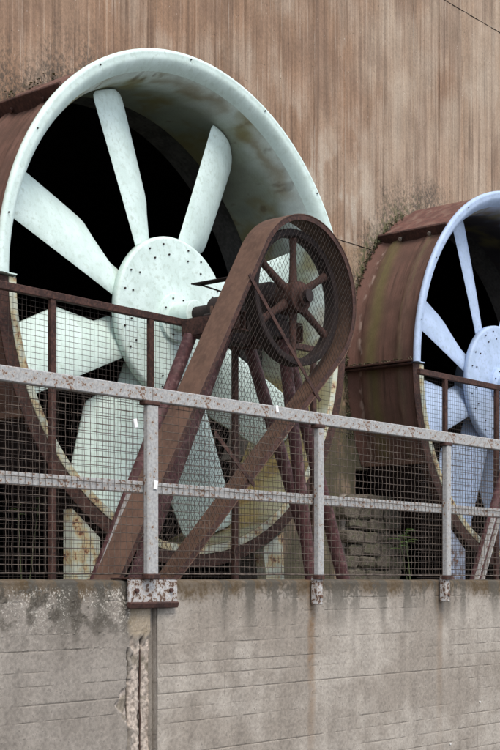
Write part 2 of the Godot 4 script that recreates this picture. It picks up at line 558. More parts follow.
func spall_depth(X: float, Y: float, n: FastNoiseLite) -> float:
	# the broken edge to the left of the joint: 0..1
	if X > 5.785 or X < 5.40 or Y > -0.27:
		return 0.0
	var left := 5.555 + 0.16 * n.get_noise_2d(3.0, Y * 2.3 + 0.6) + 0.03 * n.get_noise_2d(9.0, Y * 17.0) + 0.10 * sm(-0.95, -1.15, Y)
	var top := -0.335 + 0.05 * n.get_noise_2d(X * 20.0, 5.0)
	return sm(left - 0.012, left + 0.02, X) * sm(top + 0.012, top - 0.03, Y)


func parapet_material() -> void:
	var w := 2048
	var h := 640
	var r := RandomNumberGenerator.new()
	r.seed = 17
	var n1 := noise(301, 1.0, 4)
	var n2 := noise(302, 1.0, 3)
	var n3 := noise(303, 1.0, 3)
	var d := PackedByteArray()
	d.resize(w * h * 3)
	for y in h:
		var Y := -(y + 0.5) / h * RYL
		for x in w:
			var X := RX0 + (x + 0.5) / w * RXL
			var bl := n1.get_noise_2d(X * 0.9, Y * 1.4)
			var mo := n1.get_noise_2d(X * 5.0 + 20.0, Y * 5.0)
			var fi := n2.get_noise_2d(X * 28.0, Y * 28.0)
			var st := n3.get_noise_2d(X * 7.0, Y * 0.5)
			var c := Color(0.278, 0.240, 0.202).lerp(Color(0.365, 0.324, 0.280), sm(-0.4, 0.4, bl + 0.3 * mo))
			if X < 5.79:
				c = c.lerp(Color(0.215, 0.190, 0.166), 0.6)
			c *= 1.0 + 0.26 * fi + 0.15 * st + 0.10 * mo
			# dirt and dead moss on the top, running down in drips
			var drip := n3.get_noise_2d(X * 4.2 + 50.0, 2.0)
			var edge := -0.062 - 0.05 * n1.get_noise_2d(X * 3.0, 8.0) - 0.03 * fi
			c = c.lerp(Color(0.105, 0.072, 0.040), sm(edge - 0.075, edge + 0.02, Y + mo * 0.02) * clampf(0.92 + 0.3 * mo + 0.25 * fi, 0.0, 1.0))
			c = c.lerp(Color(0.095, 0.085, 0.07), sm(-0.34 - 0.26 * drip, -0.05, Y) * sm(-0.15, 0.36, drip + st * 0.5 + fi * 0.45 + mo * 0.3) * (1.0 if X < 5.79 else 0.85))
			# rust run-off under the brackets
			for bx: float in [7.291, 8.857]:
				var e: float = absf(X - bx - 0.02 * n1.get_noise_2d(bx * 7.0, Y * 3.0)) / 0.05
				if e < 1.0:
					c = c.lerp(Color(0.20, 0.125, 0.07), (1.0 - e * e) * sm(-1.7, -0.15, Y) * clampf(0.75 + 0.5 * mo + 0.5 * fi, 0.0, 1.0) * (1.0 if bx < 8.0 else 0.5))
			# lichen specks and bare pebbles near the top of the left length
			if X < 5.75:
				var pb := maxf(n2.get_noise_2d(X * 42.0 + 90.0, Y * 42.0), n2.get_noise_2d(X * 75.0 + 30.0, Y * 75.0) - 0.08)
				var zone := sm(-0.42, -0.10, Y + mo * 0.12) * sm(-0.02, -0.07, Y)
				c = c.lerp(Color(0.52, 0.48, 0.42), sm(0.36, 0.50, pb + zone * 0.10 + bl * 0.25 + 0.3 * n1.get_noise_2d(X * 2.2, 4.0)) * zone)
				c = c.lerp(Color(0.065, 0.055, 0.043), sm(0.10, 0.36, mo + pb * 0.4 + fi * 0.2) * zone * 0.85)
			# yellowish patch under the foot plate, fresh broken edge below
			if X > 5.5 and X < 5.79:
				var sp := spall_depth(X, Y, n1)
				c = c.lerp(Color(0.36, 0.275, 0.17), sm(5.58, 5.63, X + 0.03 * mo) * sm(-0.36, -0.30, Y) * sm(-0.12, -0.17, Y) * 0.45)
				c = c.lerp(Color(0.43, 0.36, 0.305) * (1.0 + 0.8 * fi), sp * 0.85)
				c = c.lerp(Color(0.09, 0.08, 0.05), sp * sm(0.15, 0.4, mo) * 0.6)
				for ck in [[5.598, -0.40], [5.712, -0.33]]:
					var cx: float = ck[0] + 0.012 * n1.get_noise_2d(ck[0] * 5.0, Y * 6.0)
					c = c.lerp(Color(0.045, 0.036, 0.028), sm(0.011, 0.004, absf(X - cx)) * sm(ck[1] + 0.02, ck[1] - 0.02, Y) * (0.9 if ck[0] > 5.7 else sm(-0.9, -0.75, Y)))
			# dirt held in the board marks
			var ln := parapet_line(X, Y, n1) * (1.0 - spall_depth(X, Y, n1))
			c = c.lerp(Color(0.115, 0.098, 0.082), ln * clampf(0.45 + 0.9 * mo + 0.6 * fi, 0.0, 0.9))
			# small pits
			if fi > 0.55 or (mo > 0.25 and fi > 0.42):
				c = c.lerp(Color(0.13, 0.115, 0.10), 0.6)
			store(d, (y * w + x) * 3, c * r.randf_range(0.85, 1.15))
	uv_mat("stained_concrete", w, h, d, 0.95)


# ------------------------------------------------------------------ the setting
func build_yard() -> void:
	var s := Shape.new()
	s.face([Vector3(-300, 0, 300), Vector3(300, 0, 300), Vector3(300, 0, -300), Vector3(-300, 0, -300)], Vector3.UP)
	put(self, "ground", s.commit(M.yard_asphalt), Vector3.ZERO, "structure")
	s = Shape.new()
	s.box(Transform3D(Basis(), Vector3(12, DECK / 2.0 + 0.01, -7.26)), Vector3(36, DECK - 0.02, 2.46), 0.0)
	put(self, "walkway", s.commit(M.weathered_concrete), Vector3.ZERO, "structure")


func make_boards() -> void:
	var r := RandomNumberGenerator.new()
	r.seed = 5
	var x := WX0 - 0.5
	while x < WX0 + WXL + 0.6:
		var k := r.randf()
		# [x, tone, depth, edge mark (light > 0, dark < 0), its width in texels]
		boards.append([x, r.randf_range(-0.10, 0.09), r.randf_range(-0.003, 0.003), (r.randf_range(0.3, 0.95) if k < 0.27 else -r.randf_range(0.2, 0.6) if k < 0.47 else 0.0), r.randi_range(1, 3)])
		x += r.randf_range(0.045, 0.12)


func circle_gap(X: float) -> Vector3:
	# (low, high, 1) of the round hole at X, or z = 0
	for fx in FAN_X:
		var q: float = 1.93 * 1.93 - (X - fx) * (X - fx)
		if q > 0.0:
			return Vector3(AXIS - sqrt(q), AXIS + sqrt(q), 1)
		elif absf(absf(X - fx) - 1.93) < 1e-6:
			return Vector3(AXIS, AXIS, 1)
	return Vector3(AXIS, AXIS, 0)


func board_depth(X: float) -> float:
	# boards stand a little proud of or behind their neighbours, with a slight fin or groove between them
	for q in boards.size() - 1:
		if X >= boards[q][0] - 1e-6 and X <= boards[q + 1][0] - 1e-6:
			if absf(X - boards[q][0]) < 1e-5:
				return 0.006 * signf(boards[q][3])
			return boards[q][2]
	return 0.0


func wall_low(X: float) -> float:
	for fx in FAN_X:
		if X > fx - 1.87 and X < fx + 1.9:
			return 1.15
	return -0.5


func build_wall() -> void:
	var root := thing("concrete_wall", "tall brown weathered concrete wall with vertical board marks behind the fans", "wall", P(11, DECK - EYE, WALL))
	var o := root.position
	var joints := [3.478, 6.562]
	var top := 13.0
	var s := Shape.new()
	# x cuts: board edges, thirds of boards, the edges of the openings
	var cuts := []
	for b in boards.size() - 1:
		for k in 3:
			cuts.append(lerpf(boards[b][0], boards[b + 1][0], [0.0, 0.12, 0.88][k]))
	for fx in FAN_X:
		cuts.append_array([fx - 1.87, fx + 1.9, fx - 1.93, fx + 1.93, fx - 1.92, fx + 1.92, fx - 1.9, fx + 1.899, fx - 1.646, fx + 1.646])
	for x in [-14.0, -8.0, -4.0, 0.0, 3.0, 5.0, 16.6, 18.0, 22.0, 28.0, 40.0]:
		cuts.append(x)
	cuts.sort()
	for k in cuts.size() - 1:
		var a: float = cuts[k]
		var b: float = cuts[k + 1]
		if b - a < 1e-5:
			continue
		var m := (a + b) / 2.0
		var da := board_depth(a)
		var db := board_depth(b)
		var low := wall_low(m)
		var ga := circle_gap(a)
		var gb := circle_gap(b)
		var spans := []                       # [ya0, yb0, ya1, yb1]
		if circle_gap(m).z > 0.0:
			if maxf(ga.x, gb.x) > low + 1e-4:
				spans.append([low, low, maxf(ga.x, low), maxf(gb.x, low)])
			spans.append([ga.y, gb.y, joints[0] - 0.0035, joints[0] - 0.0035])
			spans.append([ga.y, gb.y, joints[0] + 0.0035, joints[0] + 0.0035])
			if maxf(ga.y, gb.y) > joints[0] - 0.0035:
				spans.pop_back(); spans.pop_back()
				spans.append([maxf(ga.y, joints[0] + 0.0035), maxf(gb.y, joints[0] + 0.0035), joints[1] - 0.0035, joints[1] - 0.0035])
			else:
				spans[-1] = [joints[0] + 0.0035, joints[0] + 0.0035, joints[1] - 0.0035, joints[1] - 0.0035]
		else:
			spans.append([low, low, joints[0] - 0.0035, joints[0] - 0.0035])
			spans.append([joints[0] + 0.0035, joints[0] + 0.0035, joints[1] - 0.0035, joints[1] - 0.0035])
		spans.append([joints[1] + 0.0035, joints[1] + 0.0035, 7.2, 7.2])
		spans.append([7.2, 7.2, top, top])
		for sp in spans:
			var pts := [P(a, sp[0], WALL - da) - o, P(b, sp[1], WALL - db) - o, P(b, sp[3], WALL - db) - o, P(a, sp[2], WALL - da) - o]
			var uvs := []
			for e in [[a, sp[0]], [b, sp[1]], [b, sp[3]], [a, sp[2]]]:
				# the upper storey mirrors the textured part, so that nothing low repeats up there
				var ye: float = e[1] if sp[2] <= 7.2 else 7.2 - (e[1] - 7.2) * 0.6
				uvs.append(Vector2((e[0] - WX0) / WXL, 1.0 - (ye + 0.5) / WYL))
			s.face(pts, Vector3.BACK, uvs)
	put(root, "wall_face", s.commit(M.board_marked_concrete))
	# lift joints: a recessed groove
	for j: float in joints:
		s = Shape.new()
		# not across the round holes
		var runs := [[-14.0, 40.0]]
		if j < AXIS + 1.93:
			var half := sqrt(1.93 * 1.93 - (j - AXIS) * (j - AXIS)) - 0.002
			runs = [[-14.0, FAN_X[0] - half], [FAN_X[0] + half, FAN_X[1] - half], [FAN_X[1] + half, 40.0]]
		for q in runs:
			s.face([P(q[0], j - 0.0035, WALL + 0.03) - o, P(q[1], j - 0.0035, WALL + 0.03) - o, P(q[1], j + 0.0035, WALL + 0.03) - o, P(q[0], j + 0.0035, WALL + 0.03) - o], Vector3.BACK)
			for e: float in [-1.0, 1.0]:
				s.face([P(q[0], j + 0.0035 * e, WALL + 0.03) - o, P(q[1], j + 0.0035 * e, WALL + 0.03) - o, P(q[1], j + 0.0035 * e, WALL - 0.0032) - o, P(q[0], j + 0.0035 * e, WALL - 0.0032) - o], Vector3(0, -e, 0))
		put(root, "lift_joint", s.commit(M.dirty_concrete))
	# reveals of the round holes and of the openings under them
	var dz := 0.34
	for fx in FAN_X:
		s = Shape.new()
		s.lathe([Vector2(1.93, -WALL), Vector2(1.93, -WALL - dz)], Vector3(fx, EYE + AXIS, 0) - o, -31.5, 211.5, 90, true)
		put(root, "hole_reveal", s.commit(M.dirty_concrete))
		s = Shape.new()
		for e in [[-1.87, -1.646], [1.646, 1.9]]:
			s.face([P(fx + e[0], 1.15, WALL) - o, P(fx + e[1], 1.15, WALL) - o, P(fx + e[1], 1.15, WALL + dz) - o, P(fx + e[0], 1.15, WALL + dz) - o], Vector3.DOWN)
		for e in [-1.87, 1.9]:
			s.face([P(fx + e, 1.15, WALL) - o, P(fx + e, -0.5, WALL) - o, P(fx + e, -0.5, WALL + dz) - o, P(fx + e, 1.15, WALL + dz) - o], Vector3(-signf(e), 0, 0))
		put(root, "opening_reveal", s.commit(M.weathered_concrete))
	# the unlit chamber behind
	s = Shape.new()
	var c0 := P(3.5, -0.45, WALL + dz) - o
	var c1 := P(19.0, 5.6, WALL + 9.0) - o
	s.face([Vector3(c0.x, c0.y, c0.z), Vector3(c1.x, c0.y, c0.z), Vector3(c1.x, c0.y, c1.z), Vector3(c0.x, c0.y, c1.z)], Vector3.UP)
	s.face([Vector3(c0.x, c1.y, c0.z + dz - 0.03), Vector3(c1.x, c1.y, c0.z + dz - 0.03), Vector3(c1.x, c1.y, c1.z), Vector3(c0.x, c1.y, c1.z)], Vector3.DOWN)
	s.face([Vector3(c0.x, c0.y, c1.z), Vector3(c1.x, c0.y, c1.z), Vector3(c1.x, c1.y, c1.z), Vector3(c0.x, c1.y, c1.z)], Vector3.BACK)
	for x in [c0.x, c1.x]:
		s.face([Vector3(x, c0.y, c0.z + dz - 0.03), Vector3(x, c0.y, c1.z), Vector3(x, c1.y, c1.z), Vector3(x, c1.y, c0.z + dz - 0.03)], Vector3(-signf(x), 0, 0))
	put(root, "inner_chamber", s.commit(M.unlit_black_concrete))


func build_parapet() -> void:
	var root := thing("retaining_wall", "low grey stained concrete retaining wall under the railing, broken beside its joint", "wall", P(7.5, -EYE, 5.66))
	var o := root.position
	var r := RandomNumberGenerator.new()
	r.seed = 3
	var n := noise(301, 1.0, 4)
	var n2 := noise(302, 1.0, 3)
	for sec in [[4.2, 5.775, 5.66], [5.828, 10.4, 5.655]]:
		var step := 0.011
		var nu := int((sec[1] - sec[0]) / step) + 1
		var rows := []
		var yy := -1.6
		while yy < -0.02:
			rows.append(yy)
			yy += 0.0095
		for q in row_line:
			for e in [-0.005, 0.0, 0.005]:
				if q[0] > -1.59:
					rows.append(q[0] + e)
		rows.sort()
		var nv := rows.size()
		var pts := PackedVector3Array()
		var uvs := PackedVector2Array()
		var extra := [[-0.012, 0.004], [-0.004, 0.012], [0.0, 0.03], [0.003, 0.12], [0.0, 0.26], [-0.02, 0.28], [-0.6, 0.28]]
		for b in nv + extra.size():
			for a in nu:
				var X := lerpf(sec[0], sec[1], float(a) / (nu - 1))
				var Y: float = rows[b] if b < nv else extra[b - nv][0]
				var Z: float = sec[2] + (0.0 if b < nv else extra[b - nv][1])
				var wob := 0.006 * n.get_noise_2d(X * 3.0, 77.0) + 0.003 * n.get_noise_2d(X * 22.0, 3.0)
				if b < nv:
					var g := 0.0045 * parapet_line(X, Y, n) * (1.0 - spall_depth(X, Y, n)) - 0.003 * n.get_noise_2d(X * 2.0, Y * 2.0) - 0.0022 * n2.get_noise_2d(X * 28.0, Y * 28.0)
					if X < 5.79:
						g += spall_depth(X, Y, n) * (0.020 + 0.016 * n.get_noise_2d(X * 6.0, Y * 2.6 + 4.0) + 0.008 * n.get_noise_2d(X * 21.0, Y * 17.0))
						for ck in [[5.598, -0.40], [5.712, -0.33]]:
							var cx: float = ck[0] + 0.012 * n.get_noise_2d(ck[0] * 5.0, Y * 6.0)
							g += 0.03 * sm(0.012, 0.002, absf(X - cx)) * sm(ck[1] + 0.02, ck[1] - 0.02, Y)
						if Y > -0.42:
							g -= 0.005 * sm(0.30, 0.6, n2.get_noise_2d(X * 42.0 + 90.0, Y * 42.0))
						g += 0.012 * sm(-0.06, -0.0, Y) * sm(-0.1, 0.3, n.get_noise_2d(X * 7.0, 1.0))
					Z += g
				Y += wob * sm(-0.3, 0.0, Y)
				pts.append(P(X, Y, Z) - o)
				uvs.append(Vector2((X - RX0) / RXL, clampf(-Y / RYL, 0.001, 0.999)))
		var s := Shape.new()
		s.sheet(pts, nu, nv + extra.size(), false, uvs)
		# end faces at the joint
		for e in [sec[0], sec[1]]:
			s.face([P(e, -1.6, sec[2] + 0.002) - o, P(e, -0.012, sec[2] + 0.01) - o, P(e, -0.012, sec[2] + 0.27) - o, P(e, -1.6, sec[2] + 0.27) - o], Vector3(-1 if e == sec[0] else 1, 0, 0), [Vector2(0.4, 0.9), Vector2(0.4, 0.3), Vector2(0.45, 0.3), Vector2(0.45, 0.9)])
		put(root, "wall_section", s.commit(M.stained_concrete))
	# lengths outside the picture
	for e in [[-6.0, 4.198], [10.402, 26.0]]:
		var s := Shape.new()
		s.box(Transform3D(Basis(), P((e[0] + e[1]) / 2.0, -0.8, 5.80) - o), Vector3(e[1] - e[0], 1.598, 0.28), 0.01)
		put(root, "wall_section", s.commit(M.weathered_concrete))
	var s := Shape.new()
	s.box(Transform3D(Basis(), P(5.8015, -0.82, 5.78) - o), Vector3(0.049, 1.56, 0.17), 0.003)
	put(root, "joint_filler", s.commit(M.weathered_concrete))
	# a corroded bar showing in the broken edge
	s = Shape.new()
	var bar := []
	for k in 9:
		bar.append(P(5.712 + 0.004 * sin(k * 1.7), -0.40 - k * 0.1, 5.688 + 0.004 * sin(k * 2.9)) - o)
	for k in 8:
		s.tube(bar[k], bar[k + 1], 0.005, 0.005, 7, false)
	put(root, "reinforcing_bar", s.commit(M.rebar))
	# old form-tie plugs
	s = Shape.new()
	s.tube(Vector3(0, 0, -0.02), Vector3(0, 0, 0.006), 0.011, 0.008, 8)
	var plug := s.commit(M.old_paper)
	for q in [[9.43, -0.95], [7.42, -1.19], [7.98, -1.22], [6.45, -1.13], [9.0, -1.24]]:
		put(root, "tie_plug", plug, P(q[0], q[1], 5.652) - o)


# ------------------------------------------------------------------ fans
func blade_mesh(m: Material) -> ArrayMesh:
	# along +y from the hub, chord across x (leading edge left), z towards the camera
	var s := Shape.new()
	var ring := 20
	var rad := [0.50, 0.68, 0.86, 0.955, 1.02, 1.10, 1.30, 1.55, 1.78, 1.825, 1.852]
	var pts := PackedVector3Array()
	for k in rad.size():
		var q := (rad[k] as float - 0.66) / 1.14
		# one edge runs straight in to the hub, the other is cut back towards it
		var le := lerpf(-0.20, -0.26, q)
		var te := lerpf(0.41, 0.27, q) - 0.25 * clampf((0.27 - q) / 0.27, 0.0, 1.0)
		# rounded tip
		if k == rad.size() - 2:
			le *= 0.94; te *= 0.93
		elif k == rad.size() - 1:
			le *= 0.74; te *= 0.70
		var pitch := deg_to_rad(lerpf(27.5, 18.5, clampf(q, 0.0, 1.0)))
		var thick := lerpf(0.085, 0.045, clampf(q, 0.0, 1.0)) * (1.0 if k < rad.size() - 1 else 0.25)
		for j in ring + 1:
			var w := TAU * j / ring
			var u := 0.5 - 0.5 * cos(w)               # 0 at the leading edge, 1 at the trailing edge
			var half := thick * 0.5 * 2.6 * (0.2969 * sqrt(u) - 0.126 * u - 0.3516 * u * u + 0.2843 * u * u * u - 0.1015 * u * u * u * u) * 2.0
			var x := lerpf(le, te, u)
			var z := half * (1.0 if w <= PI else -1.0) + 0.05 * (4.0 * u * (1.0 - u)) - 0.02
			pts.append(Vector3(x * cos(pitch) + z * sin(pitch), rad[k], -x * sin(pitch) + z * cos(pitch)))
	s.sheet(pts, ring + 1, rad.size())
	var cap := []
	for j in ring:
		cap.append(pts[(rad.size() - 1) * (ring + 1) + j])
	s.face(cap, Vector3.UP)
	# winding: make the normals point outwards
	var mid := Vector3.ZERO
	for p in pts:
		mid += p
	return s.commit(m)


func build_fan(f: int, label: String) -> Node3D:
	var paint: Material = M.mint_paint if f == 0 else M.lavender_paint
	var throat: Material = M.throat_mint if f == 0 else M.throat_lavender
	var rust: Material = M.casing_rust_first if f == 0 else M.casing_rust_second
	var root := thing("ventilation_fan", label, "fan", Vector3(FAN_X[f], DECK, -LIP), "big axial fans in the concrete wall")
	var H := EYE + AXIS - DECK
	var c := Vector3(0, H, 0)
	var s := Shape.new()
	# rolled inlet ring round the upper half
	var roll := []
	for k in 6:
		var w := deg_to_rad(-60.0 + 40.0 * k)
		roll.append(Vector2(2.045 + 0.030 * cos(w), -0.032 + 0.030 * sin(w)))
	for k in range(1, 6):
		roll.append(Vector2(1.868 + 0.167 * (1.0 - sin(deg_to_rad(9.0 * k))), -0.002 - 0.34 * (1.0 - cos(deg_to_rad(9.0 * k)))))
	s.lathe(roll, c, 0, 180, 120, false)
	for e in [-1.0, 1.0]:
		s.box(Transform3D(Basis(), c + Vector3(e * 1.975, 0.004, -0.075)), Vector3(0.16, 0.010, 0.10), 0.002)
	var ringo := put(root, "inlet_ring", s.commit(paint))
	s = Shape.new()
	s.tube(Vector3(0, 0, -0.01), Vector3(0, 0, 0.003), 0.0065, 0.0065, 8)
	var dot := s.commit(M.dark_hole)
	for a in [168.0, 148.0, 123.0, 93.0, 66.0, 40.0, 15.0]:
		put(ringo, "screw", dot, c + Vector3(cos(deg_to_rad(a)), sin(deg_to_rad(a)), 0) * 2.035)
	# throat behind it, all the way round
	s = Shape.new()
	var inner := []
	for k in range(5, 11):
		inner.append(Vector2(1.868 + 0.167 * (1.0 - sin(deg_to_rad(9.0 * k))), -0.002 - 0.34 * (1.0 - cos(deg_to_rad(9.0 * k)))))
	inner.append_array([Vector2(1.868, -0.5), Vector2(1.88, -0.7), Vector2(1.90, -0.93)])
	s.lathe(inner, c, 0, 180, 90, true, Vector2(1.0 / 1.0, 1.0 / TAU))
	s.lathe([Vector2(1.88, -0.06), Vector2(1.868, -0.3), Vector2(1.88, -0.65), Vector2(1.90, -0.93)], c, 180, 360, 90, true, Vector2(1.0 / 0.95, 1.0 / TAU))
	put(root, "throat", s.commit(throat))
	s = Shape.new()
	s.lathe([Vector2(1.94, -0.10), Vector2(1.945, -0.5), Vector2(1.945, -0.90)], c, 180.5, 359.5, 80, false)
	put(root, "added_dark_skin", s.commit(M.shade_dark_steel))  # skin added to keep the shaded space under the drum black
	# lower half: rust-stained edge strip and a brown angle flange
	s = Shape.new()
	s.lathe([Vector2(1.883, -0.062), Vector2(1.883, -0.05), Vector2(1.945, -0.05), Vector2(1.945, -0.065)], c, 180.4, 359.6, 90, true)
	put(root, "edge_strip", s.commit(M.rust_stained_paint))
	s = Shape.new()
	s.lathe([Vector2(1.95, -0.10), Vector2(1.95, -0.058), Vector2(2.055, -0.058), Vector2(2.055, -0.07), Vector2(1.962, -0.07)], c, 180.4, 359.6, 90, true)
	s.lathe([Vector2(1.945, -0.06), Vector2(1.945, -0.22)], c, 180.4, 359.6, 90, false)
	put(root, "rim_flange", s.commit(M.rusty_steel))
	# outer casing: two side shells with a thin lap, and a cap that overlaps them
	var uvs := Vector2(1.0 / 0.86, 1.0 / deg_to_rad(237.2))
	s = Shape.new()
	var p := PackedVector3Array()
	var uv := PackedVector2Array()
	var pr := [Vector2(2.03, -0.058), Vector2(2.0, -0.075), Vector2(1.99, -0.15), Vector2(1.992, -0.24), Vector2(2.006, -0.255), Vector2(2.006, -0.30), Vector2(1.99, -0.315), Vector2(1.983, -0.45), Vector2(1.985, -0.62), Vector2(2.008, -0.64), Vector2(2.008, -0.73), Vector2(1.988, -0.75), Vector2(2.0, -0.82), Vector2(2.035, -0.895)]
	for seg in [[0.6, 179.4, 0.0], [180.6, 208.6, 0.008], [-28.6, -0.6, 0.008]]:
		p.clear(); uv.clear()
		var nn := 72 if seg[0] == 0.6 else 14
		for b in pr.size():
			for a in nn + 1:
				var w := lerpf(seg[0], seg[1], float(a) / nn)
				var rr: float = pr[b].x - seg[2] * 3.0 + 0.004 * sin(w * 0.9 + b * 2.1) * (0.0 if b == 0 else 1.0)
				p.append(c + Vector3(cos(deg_to_rad(w)) * rr, sin(deg_to_rad(w)) * rr, pr[b].y - (0.03 if seg[2] > 0 and b == 0 else 0.0)))
				uv.append(Vector2((-pr[b].y) / 0.9, (208.6 - w) / 237.2))
		s.sheet(p, nn + 1, pr.size(), false, uv)
	put(root, "casing", s.commit(rust))
	for e in [-1.0, 1.0]:
		# bolted joint at axis height, and the angle that ends the sheet below
		s = Shape.new()
		s.box(Transform3D(Basis(), c + Vector3(e * 2.035, 0.012, -0.47)), Vector3(0.13, 0.020, 0.83), 0.004)
		s.box(Transform3D(Basis(), c + Vector3(e * 2.02, -0.012, -0.47)), Vector3(0.11, 0.018, 0.80), 0.004)
		put(root, "joint_flange", s.commit(M.rusty_steel))
		s = Shape.new()
		var q := c + Vector3(e * cos(deg_to_rad(28.6)), -sin(deg_to_rad(28.6)), 0) * 1.965
		s.box(Transform3D(Basis(), q + Vector3(0, -0.012, -0.49)), Vector3(0.07, 0.055, 0.82), 0.004)
		put(root, "bottom_angle", s.commit(M.brown_guard_steel))
	# cap: flat facets hanging over the sides, bolts under its edges
	s = Shape.new()
	var a0 := 45.0
	for k in 4:
		var w0 := deg_to_rad(a0 + 22.5 * k)
		var w1 := deg_to_rad(a0 + 22.5 * (k + 1))
		var r0 := 2.075 if k == 0 else 2.045
		var r1 := 2.075 if k == 3 else 2.045
		var d0 := Vector3(cos(w0), sin(w0), 0)
		var d1 := Vector3(cos(w1), sin(w1), 0)
		var zz := [-0.04, -0.885]
		for th in [0.0, -0.014]:
			s.face([c + d0 * (r0 + th) + Vector3(0, 0, zz[0]), c + d1 * (r1 + th) + Vector3(0, 0, zz[0]), c + d1 * (r1 + th) + Vector3(0, 0, zz[1]), c + d0 * (r0 + th) + Vector3(0, 0, zz[1])], (d0 + d1) * (1.0 if th == 0.0 else -1.0), [Vector2(0.05, (163.6 - 22.5 * k) / 237.2), Vector2(0.05, (141.1 - 22.5 * k) / 237.2), Vector2(0.98, (141.1 - 22.5 * k) / 237.2), Vector2(0.98, (163.6 - 22.5 * k) / 237.2)])
	put(root, "casing_cap", s.commit(M.red_oxide))
	for e in [45.0, 135.0]:
		var w := deg_to_rad(e)
		var d := Vector3(cos(w), sin(w), 0)
		s = Shape.new()
		var tr := Transform3D(Basis(d, Vector3(-d.y, d.x, 0), Vector3.BACK), c + d * 2.035 + Vector3(0, 0, -0.4625))
		s.box(tr, Vector3(0.13, 0.034, 0.85), 0.004)
		var fl := put(root, "cap_flange", s.commit(M.rusty_steel))
		s = Shape.new()
		s.tube(Vector3(0, -0.03, 0), Vector3(0, 0.0, 0), 0.022, 0.016, 6)
		var bolt := s.commit(M.weathered_concrete if f == 1 else M.rusty_steel)
		for z in [-0.26, -0.62]:
			var bo := put(fl, "bolt", bolt, c + d * 2.03 + Vector3(-d.y, d.x, 0) * (0.012 if e > 90.0 else -0.012) + Vector3(0, 0, z))
			bo.rotation.z = w + (PI if e > 90.0 else 0.0)
	# rotor
	s = Shape.new()
	s.lathe([Vector2(0.0, -0.28), Vector2(0.3, -0.28), Vector2(0.64, -0.28)], c, 0, 360, 72, true)
	s.lathe([Vector2(0.64, -0.28), Vector2(0.658, -0.285), Vector2(0.665, -0.30), Vector2(0.665, -0.34), Vector2(0.64, -0.345), Vector2(0.42, -0.35), Vector2(0.40, -0.40), Vector2(0.40, -0.62), Vector2(0.2, -0.66)], c, 0, 360, 72, false)
	var hub := put(root, "hub", s.commit(paint))
	s = Shape.new()
	s.tube(Vector3(0, 0, -0.01), Vector3(0, 0, 0.010), 0.0085, 0.0075, 6)
	var hb := s.commit(M.dark_iron)
	var turn := 3.0
	for k in 8:
		var w := deg_to_rad(22.5 + 45.0 * k + turn)
		for q in [[0.60, -0.11], [0.60, 0.06], [0.515, -0.075], [0.515, 0.10]]:
			put(hub, "bolt", hb, c + Vector3(sin(w + q[1] / q[0]), cos(w + q[1] / q[0]), 0) * q[0] + Vector3(0, 0, -0.28))
	var bm := blade_mesh(paint)
	for k in 8:
		var b := put(root, "blade", bm, c + Vector3(0, 0, -0.43))
		b.rotation.z = -deg_to_rad(22.5 + 45.0 * k + turn)
	s = Shape.new()
	s.lathe([Vector2(0.20, -0.285), Vector2(0.20, -0.255), Vector2(0.195, -0.25), Vector2(0.125, -0.245), Vector2(0.12, -0.235), Vector2(0.12, -0.05), Vector2(0.11, -0.04), Vector2(0.06, -0.04)], c, 0, 360, 40, true)
	var boss := put(root, "shaft_boss", s.commit(paint))
	for k in 8:
		var w := TAU * (k + 0.5) / 8.0
		put(boss, "bolt", hb, c + Vector3(cos(w), sin(w), 0) * 0.16 + Vector3(0, 0, -0.248))
	s = Shape.new()
	s.tube(c + Vector3(0, 0, -0.3), c + Vector3(0, 0, 1.06), 0.062, 0.062, 24)
	put(root, "shaft", s.commit(M.dark_iron))
	# feet under the ring
	for e in [[-1.30, -1.02, 0.53, 0.32], [0.92, 1.24, 0.28, 0.42]]:
		s = Shape.new()
		var poly := [Vector2(e[0], 0.0), Vector2(e[1], 0.0), Vector2(e[1], EYE - DECK + e[3]), Vector2(e[0], EYE - DECK + e[2])]
		if e[0] > 0.0:
			poly = [Vector2(e[0] + 0.10, 0.0), Vector2(e[1], 0.0), Vector2(e[1] - 0.06, EYE - DECK + e[3]), Vector2(e[0], EYE - DECK + e[2])]
		s.extrude(poly, Transform3D(Basis(), Vector3(0, 0, -0.20)), 0.10)
		put(root, "foot", s.commit(M.rust_stained_paint if f == 0 else M.stained_lavender))
	return root


# ------------------------------------------------------------------ drive
func beam(s: Shape, a: Vector3, b: Vector3, w: float, d: float, up := Vector3.BACK, t := 0.012) -> void:
	# I section from a to b: flanges w wide, d deep
	var x := (b - a).normalized()
	var y := up.cross(x).normalized()
	var z := x.cross(y)
	var tr := Transform3D(Basis(y, z, x), a)
	var hw := w / 2.0
	var hd := d / 2.0
	var h := t / 2.0
	s.extrude([Vector2(-hw, -hd), Vector2(hw, -hd), Vector2(hw, -hd + t), Vector2(h, -hd + t), Vector2(h, hd - t), Vector2(hw, hd - t), Vector2(hw, hd), Vector2(-hw, hd), Vector2(-hw, hd - t), Vector2(-h, hd - t), Vector2(-h, -hd + t), Vector2(-hw, -hd + t)], tr, a.distance_to(b))


